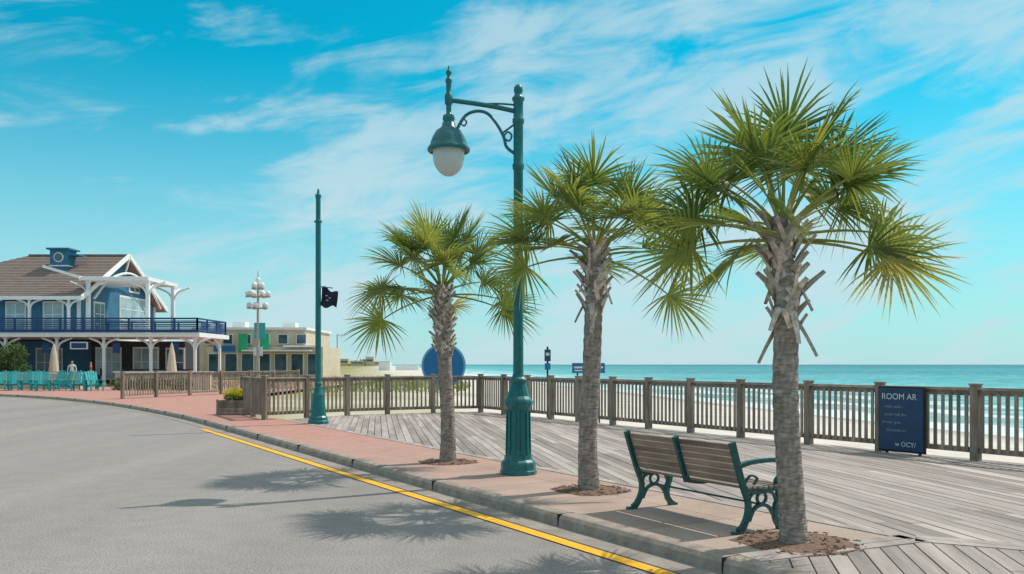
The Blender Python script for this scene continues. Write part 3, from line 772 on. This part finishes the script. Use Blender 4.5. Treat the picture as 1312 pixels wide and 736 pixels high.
    for x in(-44,-41,-38,-35): win(x,1.5,1.8,2.2,64.98,3)
    for x in(-30.2,-27.4): win(x,1.55,1.7,2.2,64.28,3,1)
    win(-25.2,1.5,1.2,2.2,64.28,2,0)
    def winx(y,z,w_,h,x=-31.28,mull=3,g2=1):
        tr.box((x,y,z),(.12,w_+.3,h+.3));gl.box((x+.05,y,z),(.08,w_,h),mat=g2)
        for i in range(1,mull):tr.box((x+.085,y-w_/2+w_*i/mull,z),(.06,.08,h))
        for f in(.33,.66): tr.box((x+.095,y,z-h/2+h*f),(.04,w_,.06))
    winx(70.8,5.5,4.6,2.7);winx(65.0,4.9,1.4,2.3,mull=2,g2=0)
    winx(71,8.0,1.6,1.0,mull=2,g2=0)
    for (x,y) in((-31.28,62),(-31.28,75)): tr.box((x,y,5.0),(.2,.2,2.88))
    tr.box((-52,84,7.4),(16,6,.3));w.box((-52,84,5),(15,5,4.6))
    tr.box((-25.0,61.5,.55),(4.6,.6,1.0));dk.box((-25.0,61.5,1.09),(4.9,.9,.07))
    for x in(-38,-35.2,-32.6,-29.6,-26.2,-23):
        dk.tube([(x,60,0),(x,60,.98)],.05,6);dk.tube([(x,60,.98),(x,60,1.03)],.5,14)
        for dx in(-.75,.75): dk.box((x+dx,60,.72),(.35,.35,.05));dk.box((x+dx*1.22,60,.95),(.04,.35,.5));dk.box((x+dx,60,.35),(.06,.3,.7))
    for x in(-36.5,-31.8,-27,-23): rl.box((x,58.6,2.6),(.5,.04,.7))
    tr.box((-29.4,58.3,2.75),(1.2,.06,.5));rl.box((-29.4,58.26,2.75),(1.0,.04,.34))
    w.obj('walls',[M_bwall],H);tr.obj('white_trim',[M_white],H);gl.obj('windows',[M_wglass,M_wglass2],H)
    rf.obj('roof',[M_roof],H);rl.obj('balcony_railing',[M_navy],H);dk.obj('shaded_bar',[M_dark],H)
house()

# beige building
E2=empty('beige_building',(0,0,.1));w=MB();w.box((-27.2,95,2.6),(11.5,12,5.0));w.box((-25.5,93,1.7),(12,9,3.2),mat=0)
w.box((-27.2,95,5.2),(11.9,12.4,.25),mat=1);w.box((-21.6,88.3,3.36),(3.6,.9,.16),mat=1)
for i in range(6): w.box((-31.3+i*1.9,88.92,4.1),(1.1,.2,1.1),mat=1);w.box((-31.3+i*1.9,88.80,4.1),(.9,.08,.9),mat=2)
for i in range(7): w.box((-30.6+i*1.7,88.42,1.5),(1.35,.18,2.3),mat=1);w.box((-30.6+i*1.7,88.32,1.5),(1.15,.1,2.1),mat=2)
w.box((-27.6,88.1,3.7),(.9,.1,1.9),mat=3);w.box((-25.4,88.1,3.8),(.9,.1,1.7),mat=3);w.box((-29.5,88.1,3.1),(2.2,.1,.6),mat=4)
w.box((-24,87.9,2.9),(7,1.2,.14),mat=1)
for x,hh in((-30,.9),(-24.5,.7)): w.box((x,95,5.7),(1.4,1.4,hh),mat=1)
w.obj('walls',[M_beige,M_white,M_wglass,M_green,M_blue],E2)

# globe mast
E3=empty('globe_lamp',(-14.2,48,.12));g=MB()
g.tube([(0,0,0),(0,0,2),(0,0,6.0)],[.11,.09,.06],10);g.lathe((0,0,0),[(.25,0),(.25,.25),(.16,.35),(.12,.6)],12)
gg=MB()
def ball(g,c,r):
    g.lathe(c,[(r*math.sin(t),-r*math.cos(t)) for t in [i*math.pi/8 for i in range(9)]],12)
for z,n,rr in((4.75,5,.48),(5.4,6,.55),(5.85,4,.28)):
    for k in range(n):
        a=k*2*math.pi/n+z;x,y=rr*math.cos(a),rr*math.sin(a)
        g.tube([(0,0,z-.15),(x,y,z-.12)],.045,6);ball(gg,(x,y,z+.04),.15)
        g.lathe((x,y,z-.18),[(.1,0),(.17,.06),(.1,.10)],8)
ball(gg,(0,0,6.2),.14);g.tube([(0,0,6.2),(0,0,6.75)],[.05,.01],6)
g.obj('mast',[M_pole],E3);gg.obj('globes',[M_white],E3)
g=MB();g.box((.1,0,3.35),(.62,.04,.9));g.box((-.0,0,2.2),(.5,.04,.5),mat=1);g.obj('banners',[M_chair,M_text],E3)

g=MB();g.tube([(0,0,-.5),(0,0,6.5)],.09,6);g.tube([(0,0,6.3),(1.6,0,6.45)],.06,6);g.obj('street_light_pole',[M_pole],loc=(-28.5,140,0))

def chair(x,y,rz):
    g=MB();random.seed(int(x*10))
    for i in range(5):
        g.beam((-.24+.12*i,.20,.30),(-.27+.135*i,.52,1.05+.04*(2-abs(i-2))),.10,.02,tone=random.random())
    for i in range(5): g.box((0,-.28+.115*i,.38-.022*i),(.56,.10,.02),tone=random.random())
    for sx in(-.33,.33):
        g.beam((sx,-.33,0),(sx,-.33,.58),.09,.03);g.beam((sx,.34,0),(sx,.34,.58),.09,.03)
        g.box((sx,.0,.59),(.14,.85,.025));g.beam((sx*.9,-.35,.40),(sx*.9,.5,.14),.03,.10)
    g.obj('patio_chair',[M_chair],loc=(x,y,.12),rz=rz)
xs=[(-28.9,48.9),(-28.0,48.2),(-27.0,48.6),(-26.1,47.9),(-25.2,48.3),(-24.2,47.7),(-23.3,48.0),(-29.9,48.9),(-30.9,49.2),(-26.6,49.9),(-24.7,49.8),(-28.4,50.2)]
random.seed(12)
for i,(x,y) in enumerate(xs): chair(x,y+random.uniform(-.3,.3),random.uniform(-1.1,1.2))
def umb(x,y):
    U=MB();U.tube([(0,0,0),(0,0,2.9)],.03,8);U.lathe((0,0,0),[(.28,.9),(.33,1.0),(.27,1.5),(.2,2.1),(.08,2.7),(.02,2.85)],10,1,smooth=False);U.lathe((0,0,0),[(.3,0),(.3,.08),(.05,.1)],12)
    U.obj('closed_umbrella',[M_pole,M_beige],loc=(x,y,.12))
umb(-21.6,54.5);umb(-30.2,56.6)
g=MB();g.box((0,0,.45),(9,.35,.9),mat=0);g.box((0,0,.93),(9.2,.45,.07),mat=1);g.obj('low_wall',[M_beige,M_white],loc=(-30.6,52,.12))
g=MB();g.box((0,0,.5),(5.5,.35,1.0),mat=0);g.box((0,0,1.03),(5.7,.45,.07),mat=1);g.obj('low_wall',[M_beige,M_white],loc=(-20.3,50,.12))
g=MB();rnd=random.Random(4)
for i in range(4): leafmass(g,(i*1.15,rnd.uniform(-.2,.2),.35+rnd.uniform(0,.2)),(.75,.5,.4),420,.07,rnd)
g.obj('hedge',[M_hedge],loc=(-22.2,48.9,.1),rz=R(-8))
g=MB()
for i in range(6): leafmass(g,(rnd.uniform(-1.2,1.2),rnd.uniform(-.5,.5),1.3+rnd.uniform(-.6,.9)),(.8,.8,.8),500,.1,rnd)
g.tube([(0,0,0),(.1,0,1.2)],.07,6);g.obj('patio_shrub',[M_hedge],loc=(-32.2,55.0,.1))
g=MB()
for i in range(6000):
    x=rnd.uniform(-24,-3);y=rnd.uniform(50,100)
    if x>-.14*y+6: continue
    s=rnd.uniform(.2,.55);a=rnd.random()*3.14;dx,dy=.05*math.cos(a),.05*math.sin(a)
    g.add([(x-dx,y-dy,0),(x+dx,y+dy,0),(x+rnd.uniform(-.2,.2),y+rnd.uniform(-.2,.2),s)],[(0,1,2)],0,rnd.random())
g.obj('dune_grass',[M_grass],loc=(0,0,-.08))
g=MB()
for i in range(70):
    x=-150-i*9+rnd.uniform(-3,3);h=rnd.uniform(3.5,8)
    leafmass(g,(x,900+rnd.uniform(-20,20),h*.45),(9,5,h*.6),70,1.6,rnd)
g.obj('distant_trees',[M_hedge])
g=MB()
for (x,w_,h) in((-166,10,7),(-152,14,5),(-140,8,9),(-128,16,4.5),(-185,12,6)):
    g.box((x,850,h/2),(w_,12,h),mat=0);g.box((x,843.9,h*.6),(w_*.8,.4,h*.2),mat=1)
g.obj('distant_buildings',[M_beige,M_wglass])
g=MB()
for (x,w_,h,m_) in((-34,3,2.2,0),(-28,6,1.3,0),(-22,2,1.8,1)):
    g.box((x,230,h/2),(w_,3,h),mat=m_)
g.obj('beach_huts',[M_white,M_bwall])

# ------------------------------------------------------------------ world
el=R(54);ax=Vector((.86,.51)).normalized()
sunv=Vector((ax.x*math.cos(el),ax.y*math.cos(el),math.sin(el))).normalized()
W=bpy.data.worlds.new('World');scene.world=W;W.use_nodes=True;nt=W.node_tree;N=nt.nodes;L=nt.links
bg=N['Background'];bg.inputs[1].default_value=.12
sky=N.new('ShaderNodeTexSky');sky.sky_type='NISHITA';sky.sun_disc=False;sky.sun_elevation=el;sky.sun_rotation=math.atan2(ax.x,ax.y)
sky.air_density=1.0;sky.dust_density=.6;sky.ozone_density=1.5
tc=N.new('ShaderNodeTexCoord');sx=N.new('ShaderNodeSeparateXYZ');L.new(tc.outputs['Generated'],sx.inputs[0])
def math_(op,a,b=None,c=None):
    m=N.new('ShaderNodeMath');m.operation=op
    for i,q in enumerate((a,b,c)):
        if q is None: continue
        if isinstance(q,(int,float)): m.inputs[i].default_value=q
        else: L.new(q,m.inputs[i])
    return m.outputs[0]
def mrange(v,a,b,c,d):
    m=N.new('ShaderNodeMapRange');m.interpolation_type='SMOOTHSTEP'
    for i,q in enumerate((a,b,c,d)): m.inputs[i+1].default_value=q
    L.new(v,m.inputs[0]);return m.outputs[0]
tint=N.new('ShaderNodeMix');tint.data_type='RGBA';tint.blend_type='MULTIPLY';tint.inputs[0].default_value=1;tint.inputs[7].default_value=(.01,1.15,1.13,1)
L.new(sky.outputs[0],tint.inputs[6])
def cn(scale,st,rot,dist,det=5,off_=(0,0,0)):
    mp=N.new('ShaderNodeMapping');mp.vector_type='TEXTURE';mp.inputs['Rotation'].default_value=rot;mp.inputs['Location'].default_value=off_
    mp.inputs['Scale'].default_value=(1/st[0],1/st[1],1/st[2]);L.new(tc.outputs['Generated'],mp.inputs[0])
    n=N.new('ShaderNodeTexNoise');n.inputs['Scale'].default_value=scale;n.inputs['Detail'].default_value=det;n.inputs['Roughness'].default_value=.6;n.inputs['Distortion'].default_value=dist
    L.new(mp.outputs[0],n.inputs['Vector']);return n.outputs[0]
n1=cn(1.9,(1.1,1.1,3.6),(0,R(-9),0),.4,5,(.3,0,.2));n2=cn(6,(1,1,3.6),(0,R(-12),0),.6,6)
nn=math_('MULTIPLY_ADD',n2,.5,math_('MULTIPLY',n1,.62))
clear=mrange(math_('MULTIPLY_ADD',sx.outputs[0],-.5,sx.outputs[2]),.26,.50,0,1)
fill_cloud=mrange(sx.outputs[2],.42,.62,0,.16)      # unseen cloud added above the view to neutralise the cyan ambient light
v=math_('ADD',math_('MULTIPLY_ADD',clear,-.07,nn),fill_cloud)
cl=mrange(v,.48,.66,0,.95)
haze=mrange(sx.outputs[2],-.04,.34,.84,0)
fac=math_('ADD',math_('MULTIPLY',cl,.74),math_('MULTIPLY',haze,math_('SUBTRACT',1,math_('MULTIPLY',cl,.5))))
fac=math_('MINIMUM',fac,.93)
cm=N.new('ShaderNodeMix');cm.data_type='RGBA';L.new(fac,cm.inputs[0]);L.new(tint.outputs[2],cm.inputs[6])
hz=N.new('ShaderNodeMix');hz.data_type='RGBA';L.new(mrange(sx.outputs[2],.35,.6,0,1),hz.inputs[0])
hz.inputs[6].default_value=(4.7,6.2,6.7,1);hz.inputs[7].default_value=(8.2,7.9,7.4,1)  # warm white above the view, added for a more neutral ambient light
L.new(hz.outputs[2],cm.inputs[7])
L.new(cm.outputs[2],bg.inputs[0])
sd=bpy.data.lights.new('sun','SUN');sd.energy=3.5;sd.angle=R(.6);sd.color=(1,.93,.84)
so=bpy.data.objects.new('sun',sd);scene.collection.objects.link(so);so.rotation_euler=(-sunv).to_track_quat('-Z','Y').to_euler();so.location=(20,15,30)

# ------------------------------------------------------------------ camera
cam=bpy.data.cameras.new('camera');co=bpy.data.objects.new('camera',cam);scene.collection.objects.link(co)
co.location=(0,0,1.6);co.rotation_euler=(R(90),0,0);cam.sensor_width=36;cam.lens=36*1100/1312;cam.shift_y=99/1312
cam.clip_end=30000;cam.clip_start=.05
scene.camera=co
scene.view_settings.view_transform='Standard';scene.view_settings.look='None';scene.view_settings.exposure=0
